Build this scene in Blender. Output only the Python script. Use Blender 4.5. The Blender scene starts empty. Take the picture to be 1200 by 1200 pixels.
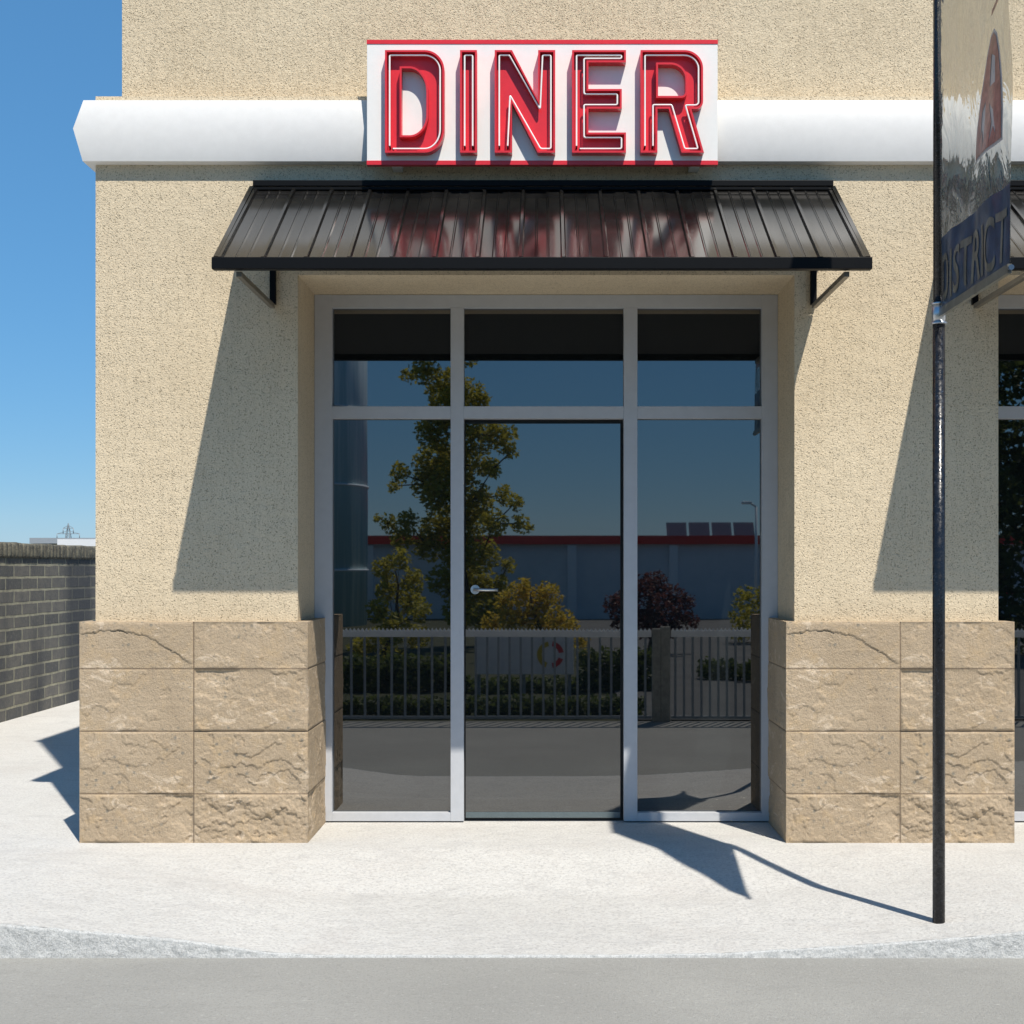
import bpy, bmesh, math, random
from mathutils import Vector, noise, Matrix
R = math.radians
random.seed(7)
scene = bpy.context.scene
C = scene.collection
# ------------------------------------------------------------------ camera, sky, sun, exposure
H = 1.49                                    # eye height
F = 1620.0                                  # focal length in photo pixels
cam_d = bpy.data.cameras.new('camera'); cam = bpy.data.objects.new('camera', cam_d); C.objects.link(cam)
cam.location = (0, 0, H); cam.rotation_euler = (R(90), 0, 0)
cam_d.sensor_width = 36; cam_d.lens = F / 1200 * 36
cam_d.shift_x = -40 / 1200; cam_d.shift_y = 66 / 1200
cam_d.clip_start = 0.05; cam_d.clip_end = 6000
scene.camera = cam
SUN = Vector((0.478, -1.0, 1.745)).normalized()
elev = math.asin(SUN.z)
world = bpy.data.worlds.new('World'); scene.world = world; world.use_nodes = True
wn = world.node_tree; bg = wn.nodes['Background']
sky = wn.nodes.new('ShaderNodeTexSky'); sky.sky_type = 'NISHITA'; sky.sun_disc = False
sky.sun_elevation = elev; sky.sun_rotation = math.atan2(SUN.x, SUN.y)
sky.air_density = 1.0; sky.dust_density = 0.0; sky.ozone_density = 8.0; sky.altitude = 0
hs = wn.nodes.new('ShaderNodeHueSaturation'); hs.inputs['Saturation'].default_value = 1.28; wn.links.new(sky.outputs[0], hs.inputs['Color'])
sh = wn.nodes.new('ShaderNodeSeparateColor'); sh.mode = 'HSV'; wn.links.new(hs.outputs[0], sh.inputs[0])
pw = wn.nodes.new('ShaderNodeMath'); pw.operation = 'DIVIDE'; pw.inputs[0].default_value = 6.0; wn.links.new(sh.outputs[2], pw.inputs[1])
p2 = wn.nodes.new('ShaderNodeMath'); p2.operation = 'POWER'; p2.inputs[1].default_value = 0.5; wn.links.new(pw.outputs[0], p2.inputs[0])
ml = wn.nodes.new('ShaderNodeVectorMath'); ml.operation = 'SCALE'; wn.links.new(hs.outputs[0], ml.inputs[0]); wn.links.new(p2.outputs[0], ml.inputs[3])
s2 = wn.nodes.new('ShaderNodeSeparateColor'); s2.mode = 'HSV'; wn.links.new(ml.outputs[0], s2.inputs[0])
cl = wn.nodes.new('ShaderNodeVectorMath'); cl.operation = 'SCALE'; cl.inputs[0].default_value = (.27, .60, 1.0); wn.links.new(s2.outputs[2], cl.inputs[3])
mc = wn.nodes.new('ShaderNodeMix'); mc.data_type = 'RGBA'; mc.inputs[0].default_value = .55   # clearer blue air towards the horizon
wn.links.new(ml.outputs[0], mc.inputs[6]); wn.links.new(cl.outputs[0], mc.inputs[7])
wn.links.new(mc.outputs[2], bg.inputs[0]); bg.inputs[1].default_value = 0.089
sd = bpy.data.lights.new('sun', 'SUN'); sd.energy = 4.75; sd.angle = R(0.5); sd.color = (1.0, 0.935, 0.835)
so = bpy.data.objects.new('sun', sd); C.objects.link(so)
so.rotation_euler = (-SUN).to_track_quat('-Z', 'Y').to_euler()
scene.render.engine = 'CYCLES'
vs = scene.view_settings; vs.view_transform = 'Standard'; vs.look = 'None'; vs.gamma = 1; vs.exposure = 0.38
scene.cycles.max_bounces = 8; scene.cycles.transparent_max_bounces = 12
scene.render.resolution_x = 1024; scene.render.resolution_y = 1024

# ------------------------------------------------------------------ helpers
def tag(o, label=None, cat=None, group=None, kind=None):
    if label: o['label'] = label
    if cat: o['category'] = cat
    if group: o['group'] = group
    if kind: o['kind'] = kind
    return o
def empty(name, loc=(0, 0, 0), label=None, cat=None, group=None):
    o = bpy.data.objects.new(name, None); C.objects.link(o); o.location = loc; o.empty_display_size = .2
    return tag(o, label, cat, group)
def link(name, me, mat, parent=None, smooth=False):
    o = bpy.data.objects.new(name, me); C.objects.link(o)
    if mat is not None:
        for m in (mat if isinstance(mat, (list, tuple)) else [mat]): me.materials.append(m)
    if parent is not None:
        o.parent = parent
    if smooth:
        for p in me.polygons: p.use_smooth = True
    return o
class MB:
    """collects shapes of ONE mesh; built in world coordinates, stored relative to the parent's place"""
    def __init__(s): s.b = bmesh.new()
    def box(s, x0, x1, y0, y1, z0, z1, bev=0, mi=0):
        g = bmesh.ops.create_cube(s.b, size=1)
        for v in g['verts']:
            v.co = Vector(((x0+x1)/2 + v.co.x*(x1-x0), (y0+y1)/2 + v.co.y*(y1-y0), (z0+z1)/2 + v.co.z*(z1-z0)))
        fs = list({f for v in g['verts'] for f in v.link_faces})
        for f in fs: f.material_index = mi
        if bev:
            es = list({e for v in g['verts'] for e in v.link_edges})
            bmesh.ops.bevel(s.b, geom=es, offset=bev, segments=2, profile=.6, affect='EDGES')
        return s
    def tube(s, p0, p1, r0, r1=None, n=16):
        r1 = r0 if r1 is None else r1
        p0 = Vector(p0); p1 = Vector(p1); d = p1 - p0
        q = d.to_track_quat('Z', 'Y').to_matrix().to_4x4()
        g = bmesh.ops.create_cone(s.b, cap_ends=True, segments=n, radius1=r0, radius2=r1, depth=d.length)
        bmesh.ops.transform(s.b, matrix=Matrix.Translation((p0+p1)/2) @ q, verts=g['verts'])
        for v in g['verts']:
            for f in v.link_faces:
                if len(f.verts) == 4: f.smooth = True
        return s
    def bar(s, p0, p1, w, h):
        p0 = Vector(p0); p1 = Vector(p1); d = p1 - p0
        q = d.to_track_quat('Z', 'Y').to_matrix().to_4x4()
        g = bmesh.ops.create_cube(s.b, size=1)
        for v in g['verts']: v.co = Vector((v.co.x*w, v.co.y*h, v.co.z*d.length))
        bmesh.ops.transform(s.b, matrix=Matrix.Translation((p0+p1)/2) @ q, verts=g['verts'])
        return s
    def build(s, name, mat, parent=None, smooth=False):
        me = bpy.data.meshes.new(name)
        if parent is not None:
            off = Vector((0, 0, 0)); p = parent
            while p is not None: off += p.location; p = p.parent
            bmesh.ops.translate(s.b, verts=s.b.verts, vec=-off)
        bmesh.ops.recalc_face_normals(s.b, faces=s.b.faces)
        s.b.to_mesh(me); s.b.free()
        return link(name, me, mat, parent, smooth)
def pydata(name, verts, faces, mat, parent=None, smooth=False):
    me = bpy.data.meshes.new(name)
    off = Vector((0, 0, 0)); p = parent
    while p is not None: off += p.location; p = p.parent
    me.from_pydata([Vector(v) - off for v in verts], [], faces); me.update()
    return link(name, me, mat, parent, smooth)
def copy_tree(o, parent=None):
    c = o.copy(); C.objects.link(c); c.parent = parent
    for ch in list(o.children): copy_tree(ch, c)
    return c
def px(x, y, D):                              # photo pixel at depth D -> place in the world
    return Vector(((x-640)*D/F, D, H + (666-y)*D/F))

# ------------------------------------------------------------------ materials
class Mat:
    def __init__(s, name, col=(.5, .5, .5), rough=.6, metal=0, spec=.5):
        s.m = bpy.data.materials.new(name); s.m.use_nodes = True
        s.nt = s.m.node_tree; s.p = s.nt.nodes['Principled BSDF']
        s.p.inputs['Base Color'].default_value = (*col, 1); s.p.inputs['Roughness'].default_value = rough
        s.p.inputs['Metallic'].default_value = metal; s.p.inputs['Specular IOR Level'].default_value = spec
        s.col = None; s.tc = None; s.h = None
    def n(s, t, **kw):
        nd = s.nt.nodes.new(t)
        for k, v in kw.items():
            if hasattr(nd, k) and k not in ('Scale',): setattr(nd, k, v)
            else: nd.inputs[k].default_value = v
        return nd
    def l(s, a, b): s.nt.links.new(a, b)
    def coord(s, scale=(1, 1, 1)):
        if s.tc is None: s.tc = s.n('ShaderNodeTexCoord')
        if scale == (1, 1, 1): return s.tc.outputs['Object']
        mp = s.n('ShaderNodeMapping'); mp.inputs['Scale'].default_value = scale
        s.l(s.tc.outputs['Object'], mp.inputs['Vector']); return mp.outputs[0]
    def noise(s, sc, det=4, rough=.55, scale=(1, 1, 1), dist=0):
        nd = s.n('ShaderNodeTexNoise'); nd.inputs['Scale'].default_value = sc; nd.inputs['Detail'].default_value = det
        nd.inputs['Roughness'].default_value = rough; nd.inputs['Distortion'].default_value = dist
        s.l(s.coord(scale), nd.inputs['Vector']); return nd.outputs['Fac']
    def voro(s, sc, scale=(1, 1, 1), out='Distance', feature='F1', rnd=1):
        nd = s.n('ShaderNodeTexVoronoi'); nd.feature = feature; nd.inputs['Scale'].default_value = sc
        nd.inputs['Randomness'].default_value = rnd
        s.l(s.coord(scale), nd.inputs['Vector']); return nd.outputs[out]
    def ramp(s, fac, a, b, ca=(0, 0, 0), cb=(1, 1, 1)):
        r = s.n('ShaderNodeValToRGB'); e = r.color_ramp.elements
        e[0].position = a; e[1].position = b; e[0].color = (*ca, 1); e[1].color = (*cb, 1)
        s.l(fac, r.inputs[0]); return r.outputs[0]
    def math(s, op, a, b=None):
        m = s.n('ShaderNodeMath'); m.operation = op
        for i, v in enumerate((a, b)):
            if v is None: continue
            if isinstance(v, (int, float)): m.inputs[i].default_value = v
            else: s.l(v, m.inputs[i])
        return m.outputs[0]
    def mix(s, fac, a, b, blend='MIX'):
        m = s.n('ShaderNodeMix'); m.data_type = 'RGBA'; m.blend_type = blend
        for sk, v in ((m.inputs[0], fac), (m.inputs[6], a), (m.inputs[7], b)):
            if isinstance(v, (int, float)): sk.default_value = v
            elif isinstance(v, tuple): sk.default_value = (*v, 1)
            else: s.l(v, sk)
        return m.outputs[2]
    def color(s, sock): s.l(sock, s.p.inputs['Base Color']); return s
    def rough(s, sock): s.l(sock, s.p.inputs['Roughness']); return s
    def bump(s, sock, dist=.01, strength=1):
        b = s.n('ShaderNodeBump'); b.inputs['Distance'].default_value = dist; b.inputs['Strength'].default_value = strength
        s.l(sock, b.inputs['Height'])
        if s.h is not None: s.l(s.h, b.inputs['Normal'])
        s.h = b.outputs[0]; s.l(s.h, s.p.inputs['Normal']); return s

def m_stucco():
    s = Mat('stucco', rough=.95, spec=.2)
    big = s.noise(1.3, 4); base = s.mix(s.ramp(big, .3, .7), (.62, .51, .355), (.69, .58, .415))
    streak = s.ramp(s.noise(34, 4, .65, scale=(1, 1, .10)), .48, .70)
    base = s.mix(s.math('MULTIPLY', streak, .34), base, (.47, .39, .27))
    v = s.voro(112, scale=(1, 1, .85)); spots = s.ramp(v, .20, .40, (1, 1, 1), (0, 0, 0))
    sel = s.ramp(s.noise(60, 3), .40, .56)
    pit = s.math('MULTIPLY', spots, sel)
    n2 = s.ramp(s.noise(130, 3, .7, scale=(1, 1, .75)), .53, .63)
    pit2 = s.math('MAXIMUM', pit, s.math('MULTIPLY', n2, .30))
    col = s.mix(s.math('MULTIPLY', pit2, .72), base, (.23, .19, .125))
    lt = s.ramp(s.noise(120, 2, .6), .25, .42, (1, 1, 1), (0, 0, 0))
    col = s.mix(s.math('MULTIPLY', lt, .6), col, (.84, .76, .57))
    s.color(col)
    hh = s.math('ADD', s.noise(120, 4, .65), s.math('MULTIPLY', pit2, -.8))
    s.bump(hh, .006, .8); s.bump(s.noise(14, 4), .012, .5)
    return s.m
def m_stone():
    s = Mat('sandstone', rough=.85, spec=.25)
    base = s.mix(s.ramp(s.noise(2.2, 5, dist=.6), .35, .68), (.395, .305, .205), (.46, .36, .248))
    base = s.mix(s.math('MULTIPLY', s.ramp(s.noise(7, 6, .65, dist=1.2), .52, .66), .55), base, (.50, .365, .215))
    base = s.mix(s.math('MULTIPLY', s.ramp(s.noise(11, 6, .7, dist=.7), .55, .72), .55), base, (.33, .25, .17))
    base = s.mix(s.math('MULTIPLY', s.ramp(s.noise(6, 7, .72, scale=(1, 1, 1.8), dist=1.0), .57, .63), .6), base, (.68, .56, .42))
    sp = s.ramp(s.voro(21), .12, .26, (1, 1, 1), (0, 0, 0))
    spm = s.math('MULTIPLY', sp, s.ramp(s.noise(3.1, 3), .50, .56))
    base = s.mix(s.math('MULTIPLY', spm, .7), base, (.17, .17, .145))
    base = s.mix(s.math('MULTIPLY', s.ramp(s.noise(90, 4, .7), .52, .70), .55), base, (.27, .205, .14))
    base = s.mix(s.math('MULTIPLY', s.ramp(s.noise(150, 3, .7), .56, .70), .45), base, (.66, .55, .42))
    sp2 = s.math('MULTIPLY', s.ramp(s.voro(46), .16, .30, (1, 1, 1), (0, 0, 0)), s.ramp(s.noise(4.3, 3), .56, .62))
    base = s.mix(s.math('MULTIPLY', sp2, .55), base, (.20, .185, .15))
    att = s.n('ShaderNodeAttribute'); att.attribute_name = 'joint'
    base = s.mix(att.outputs['Fac'], base, (.13, .095, .065))
    s.color(base); s.bump(s.noise(60, 6, .75), .011, .8); s.bump(s.noise(20, 6, .75, dist=.5), .014, .45); s.bump(s.noise(210, 3, .6), .003, .6)
    return s.m
def m_pave():
    s = Mat('pavement_concrete', rough=.9, spec=.25)
    b = s.mix(s.ramp(s.noise(.9, 4), .3, .7), (.565, .555, .525), (.62, .61, .58))
    b = s.mix(s.math('MULTIPLY', s.ramp(s.noise(5, 7, .72, scale=(1, 1.6, 1), dist=.5), .50, .72), .5), b, (.44, .43, .41))
    b = s.mix(s.math('MULTIPLY', s.ramp(s.noise(65, 5, .75), .49, .62), .6), b, (.34, .33, .32))
    b = s.mix(s.math('MULTIPLY', s.ramp(s.noise(1.7, 6, .7), .52, .72), .35), b, (.47, .435, .405))
    b = s.mix(s.math('MULTIPLY', s.ramp(s.noise(2.6, 7, .78, scale=(1, 1.4, 1)), .54, .66), .40), b, (.40, .395, .385))
    b = s.mix(s.math('MULTIPLY', s.ramp(s.noise(26, 6, .75, scale=(.7, 1.3, 1), dist=.8), .50, .68), .32), b, (.40, .385, .37))
    s.color(b); s.bump(s.noise(48, 7, .75), .012, .9); s.bump(s.noise(9, 5, .6), .015, .5)
    return s.m
def m_kerb():
    s = Mat('kerb_granite', rough=.85, spec=.3)
    b = s.mix(s.ramp(s.noise(40, 6, .75), .38, .62), (.50, .51, .50), (.64, .645, .63))
    b = s.mix(s.math('MULTIPLY', s.ramp(s.noise(22, 5, .7), .56, .66), .6), b, (.38, .40, .40))
    b = s.mix(s.math('MULTIPLY', s.ramp(s.voro(120), .1, .3, (1, 1, 1), (0, 0, 0)), .5), b, (.25, .27, .27))
    b = s.mix(s.math('MULTIPLY', s.ramp(s.noise(110, 5, .8), .50, .60), .5), b, (.24, .25, .25))
    s.color(b); s.bump(s.noise(80, 6, .8), .010, .9)
    return s.m
def m_road(name='road_asphalt', a=(.30, .296, .275), c=(.35, .345, .32)):
    s = Mat(name, rough=.92, spec=.2)
    b = s.mix(s.ramp(s.noise(1.1, 4), .3, .7), a, c)
    b = s.mix(s.math('MULTIPLY', s.ramp(s.noise(120, 5, .75), .50, .66), .5), b, tuple(x*.6 for x in a))
    b = s.mix(s.math('MULTIPLY', s.ramp(s.noise(9, 6, .7, scale=(.35, 1, 1)), .56, .75), .35), b, tuple(x*.72 for x in a))
    b = s.mix(s.math('MULTIPLY', s.ramp(s.noise(75, 5, .75, scale=(.5, 1, 1)), .60, .68), .5), b, tuple(min(1, x*1.5) for x in c))
    s.color(b); s.bump(s.noise(90, 6, .75), .009, .9)
    return s.m
def m_speck(name, a, c, sc=8, rough=.9, bmp=0.01, spec=.3):
    s = Mat(name, rough=rough, spec=spec)
    s.color(s.mix(s.ramp(s.noise(sc, 6, .7), .35, .65), a, c))
    if bmp: s.bump(s.noise(sc*4, 4, .7), bmp, .8)
    return s.m
def m_paint(name, col, rough=.45, var=.06, spec=.5, metal=0, sc=20):
    s = Mat(name, rough=rough, spec=spec, metal=metal)
    s.color(s.mix(s.ramp(s.noise(sc, 4, .6), .35, .65), tuple(x*(1-var) for x in col), col))
    s.bump(s.noise(sc*12, 2), .0006, .4)
    return s.m
def m_brick():
    s = Mat('blue_grey_brick', rough=.85, spec=.25)
    tc = s.coord(); sep = s.n('ShaderNodeSeparateXYZ'); s.l(tc, sep.inputs[0])
    cb = s.n('ShaderNodeCombineXYZ'); s.l(sep.outputs['Y'], cb.inputs['X']); s.l(sep.outputs['Z'], cb.inputs['Y'])
    wob = s.n('ShaderNodeTexNoise'); wob.inputs['Scale'].default_value = 5; s.l(cb.outputs[0], wob.inputs['Vector'])
    va = s.n('ShaderNodeVectorMath'); va.operation = 'SCALE'; s.l(wob.outputs['Color'], va.inputs[0]); va.inputs[3].default_value = .018
    vb = s.n('ShaderNodeVectorMath'); vb.operation = 'ADD'; s.l(cb.outputs[0], vb.inputs[0]); s.l(va.outputs[0], vb.inputs[1])
    br = s.n('ShaderNodeTexBrick'); s.l(vb.outputs[0], br.inputs['Vector'])
    br.offset = .5; br.inputs['Scale'].default_value = 1; br.inputs['Brick Width'].default_value = .42; br.inputs['Row Height'].default_value = .128
    br.inputs['Mortar Size'].default_value = .014; br.inputs['Mortar Smooth'].default_value = .3
    br.inputs['Color1'].default_value = (.115, .112, .105, 1); br.inputs['Color2'].default_value = (.20, .185, .16, 1)
    br.inputs['Mortar'].default_value = (.40, .375, .27, 1); br.inputs['Bias'].default_value = -.1
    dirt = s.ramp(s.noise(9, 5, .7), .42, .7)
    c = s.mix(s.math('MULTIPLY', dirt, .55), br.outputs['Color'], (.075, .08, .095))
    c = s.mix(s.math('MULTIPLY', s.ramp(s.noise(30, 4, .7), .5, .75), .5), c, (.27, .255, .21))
    st = s.ramp(s.noise(.8, 3, .45, scale=(1, 1, .35)), .46, .60)  # large soft dark patches, painted in place of cast shadows on the brick
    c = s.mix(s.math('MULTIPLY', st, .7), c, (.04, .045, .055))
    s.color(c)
    s.bump(s.math('MULTIPLY', br.outputs['Fac'], -1), .012, .9); s.bump(s.noise(40, 5, .7), .008, .8)
    return s.m
def m_glass():
    s = Mat('dark_reflective_glass', col=(.006, .008, .009), rough=.012, spec=.5)
    s.p.inputs['IOR'].default_value = 2.35
    s.bump(s.noise(.9, 2), .0015, .25)
    return s.m
def m_black_metal():
    s = Mat('black_coated_metal', rough=.22, spec=.5)
    s.color(s.mix(s.ramp(s.noise(6, 5, .6, scale=(1, .2, .2)), .4, .7), (.005, .005, .005), (.013, .0125, .012)))
    s.rough(s.ramp(s.noise(14, 4, .6, scale=(1, .15, .15)), .2, .8, (.09,)*3, (.19,)*3))
    s.bump(s.noise(3.5, 2, scale=(1, .12, .12)), .004, .5)
    s.p.inputs['IOR'].default_value = 1.6
    return s.m
def m_pole():
    s = Mat('worn_black_pole', rough=.25, spec=.5)
    w = s.ramp(s.noise(70, 5, .75), .60, .66)
    s.color(s.mix(w, (.008, .009, .012), (.05, .06, .08)))
    s.rough(s.ramp(s.noise(45, 4, .7), .4, .6, (.14,)*3, (.42,)*3)); s.bump(s.noise(90, 3), .0015, .6)
    return s.m
def m_leaf(name, a, c, tr=.45):
    s = Mat(name, rough=.6, spec=.3)
    s.color(s.mix(s.ramp(s.noise(4, 5, .7), .35, .65), a, c))
    s.p.inputs['Transmission Weight'].default_value = 0
    t = s.n('ShaderNodeBsdfTranslucent'); t.inputs[0].default_value = (*c, 1)
    mx = s.n('ShaderNodeMixShader'); mx.inputs[0].default_value = tr
    s.l(s.p.outputs[0], mx.inputs[1]); s.l(t.outputs[0], mx.inputs[2]); s.l(mx.outputs[0], s.nt.nodes['Material Output'].inputs[0])
    return s.m
def m_film():
    s = Mat('clear_banner_film', col=(.42, .42, .40), rough=.25, spec=.6)
    s.color(s.mix(s.ramp(s.noise(6, 4, .6, scale=(1, 1, .35)), .35, .7), (.36, .34, .28), (.50, .48, .42)))
    s.bump(s.noise(7, 3, .5, scale=(1, 1, .5), dist=1.6), .06, .9)
    rf = s.n('ShaderNodeBsdfRefraction'); rf.inputs['IOR'].default_value = 1.055; rf.inputs['Roughness'].default_value = .012
    rf.inputs['Color'].default_value = (.80, .80, .76, 1); s.l(s.h, rf.inputs['Normal'])
    mx = s.n('ShaderNodeMixShader'); mx.inputs[0].default_value = .66
    s.l(s.p.outputs[0], mx.inputs[1]); s.l(rf.outputs[0], mx.inputs[2]); s.l(mx.outputs[0], s.nt.nodes['Material Output'].inputs[0])
    return s.m

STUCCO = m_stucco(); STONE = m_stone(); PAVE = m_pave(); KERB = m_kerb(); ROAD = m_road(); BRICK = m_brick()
GLASS = m_glass(); BLACK = m_black_metal(); DULL = m_paint('black_trim_metal', (.0045, .005, .006), .5, .1, spec=.12); POLE = m_pole(); FILM = m_film()
WHITE = m_paint('white_cornice_paint', (.70, .69, .67), .5, .04)
FRAME = m_paint('grey_aluminium_frame', (.46, .475, .50), .42, .05)
SIGNW = m_paint('white_sign_board', (.79, .785, .755), .35, .03)
RED = m_paint('red_sign_enamel', (.66, .026, .038), .32, .08)
NEON = m_paint('white_neon_tube', (.88, .87, .84), .15, .02)
CHROME = m_paint('brushed_steel', (.58, .60, .62), .36, .05, metal=1)
RUBBER = m_paint('dark_rubber', (.02, .024, .026), .6, .1)
SEAL = m_paint('door_sweep', (.10, .13, .14), .25, .1)
BLUE = m_paint('faded_blue_print', (.05, .085, .14), .28, .4, sc=14)
GREYP = m_paint('faded_grey_print', (.20, .19, .155), .3, .4, sc=14)
REDP = m_paint('faded_red_print', (.36, .15, .12), .35, .5, sc=26)
WHP = m_paint('faded_white_print', (.42, .42, .41), .4, .2, sc=14)

# ------------------------------------------------------------------ the ground
D_KERB = 5.69; Z_ROAD = -0.112
def lerp_tab(x, t):
    if x <= t[0][0]: return t[0][1]
    for (a, va), (b, vb) in zip(t, t[1:]):
        if x <= b: return va + (vb-va)*(x-a)/(b-a)
    return t[-1][1]
def ground_z(x, d):
    k = lerp_tab(x, [(-2.35, .035), (-1.95, -.002), (-1.52, -.040), (-1.15, -.092), (-.95, -.104), (.25, -.104), (.75, -.096), (1.3, -.062), (1.69, -.034), (2.05, 0.0), (3.2, .01)])
    g = lerp_tab(d, [(D_KERB, 1.0), (6.72, .95), (7.34, 0.0)])
    return k*g
def grid(name, xs, ys, zf, mat, parent=None, smooth=True):
    V = [(x, y, zf(x, y)) for y in ys for x in xs]; nx = len(xs)
    Fc = [(j*nx+i, j*nx+i+1, (j+1)*nx+i+1, (j+1)*nx+i) for j in range(len(ys)-1) for i in range(nx-1)]
    return pydata(name, V, Fc, mat, parent, smooth)
def frange(a, b, n): return [a + (b-a)*i/n for i in range(n+1)]
GRASS = m_speck('dry_grass', (.02, .028, .010), (.05, .052, .022), 3)
LOT = m_road('lot_asphalt', (.10, .10, .10), (.14, .14, .135))
tag(grid('ground', frange(-2500, 2500, 10), frange(-2500, 2500, 10), lambda x, y: -.15, GRASS, smooth=False), kind='structure')
tag(grid('road', frange(-80, 80, 4), [1.80, 3, 4.2, 5.74], lambda x, y: Z_ROAD, ROAD, smooth=False), kind='structure')
xs = frange(-40, -5.2, 6)[:-1] + frange(-5.2, 5.2, 130) + frange(5.2, 40, 6)[1:]
ys = frange(D_KERB+.012, 7.5, 40) + frange(7.5, 40, 12)[1:]
tag(grid('pavement', xs, ys, ground_z, PAVE), kind='structure')
def kerb():
    xs = frange(-9, 9, 1500); V = []; rows = 14
    for j in range(rows+1):
        t = j/rows
        for x in xs:
            zt = ground_z(x, D_KERB); z = zt + (-.135-zt)*max(0, (t-.15)/.85)
            y = D_KERB + .02*max(0, 1-t/.15) - .012*t
            a = min(1, max(0, (zt+.112)/.04))
            n1 = noise.fractal(Vector((x*30, z*40, 1.7)), .8, 2.1, 5)
            y -= .0042*n1*a*(1 if t > .1 else .4); z += .004*noise.noise(Vector((x*30, t*7, 5)))*(a if t > .02 else .25)
            V.append((x, y, z))
    n = len(xs)
    Fc = [(j*n+i, (j+1)*n+i, (j+1)*n+i+1, j*n+i+1) for j in range(rows) for i in range(n-1)]
    tag(pydata('kerb', V, Fc, KERB, None, True), kind='structure')
kerb()

# ------------------------------------------------------------------ the diner building
BAY = 3.834; DW = 7.566; DF = 8.1; X0 = -2.466; OW = 1.359; ZH = H + 1.605; ZL = H + 2.583
XR = X0 + 2*BAY + 1.107                                    # right end of the building
b = empty('diner_building', (0, DW, 0), 'beige stucco diner building with sandstone plinths and white cornice', 'building')
w = MB()
ops = [(-OW, OW), (BAY-OW, BAY+OW)]
edges = [X0, -OW, OW, BAY-OW, BAY+OW, XR]
w.box(X0, -OW, DW, 8.30, 0, ZL); w.box(OW, BAY-OW, DW, 8.30, 0, ZL); w.box(BAY+OW, XR, DW, 8.30, 0, ZL)
for a, c in ops: w.box(a, c, DW, 8.30, ZH, ZL)
w.box(X0, XR, 8.30, 15.5, 0, ZL)
w.build('wall', STUCCO, b)
MB().box(X0+.111, XR-.111, DW+.111, 15.4, ZL-.02, 7.35).build('upper_wall', STUCCO, b)
MB().box(X0+.09, XR-.09, DW+.09, 15.42, 7.35, 7.40).build('roof_coping', WHITE, b)
# control joint lines of the render
# cornice: a mitred convex band round the building
def cornice():
    prof = [(0, H+2.208), (.053, H+2.2125), (.092, H+2.378), (.050, H+2.545), (0, H+2.547)]
    def ring(p): return [(X0-p, 15.5+p), (X0-p, DW-p), (XR+p, DW-p), (XR+p, 15.5+p)]
    V = []
    for p, z in prof:
        for x, y in ring(p): V.append((x, y, z))
    Fc = [(j*4+i, j*4+i+1, (j+1)*4+i+1, (j+1)*4+i) for j in range(len(prof)-1) for i in range(3)]
    bm = bmesh.new(); vv = [bm.verts.new(v) for v in V]
    for f in Fc: bm.faces.new([vv[i] for i in f])
    bmesh.ops.recalc_face_normals(bm, faces=bm.faces)
    bm.verts.ensure_lookup_table()
    for e in bm.edges:
        i, j = e.verts[0].index, e.verts[1].index
        same_col = (i % 4) == (j % 4)
        if same_col: e.smooth = False
        r = i//4 if i//4 == j//4 else None
        if r in (0, 1, 3, 4): e.smooth = False
    for f in bm.faces: f.smooth = True
    m = MB(); m.b.free(); m.b = bm
    m.build('cornice', WHITE, b)
bmfix = cornice()
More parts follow.
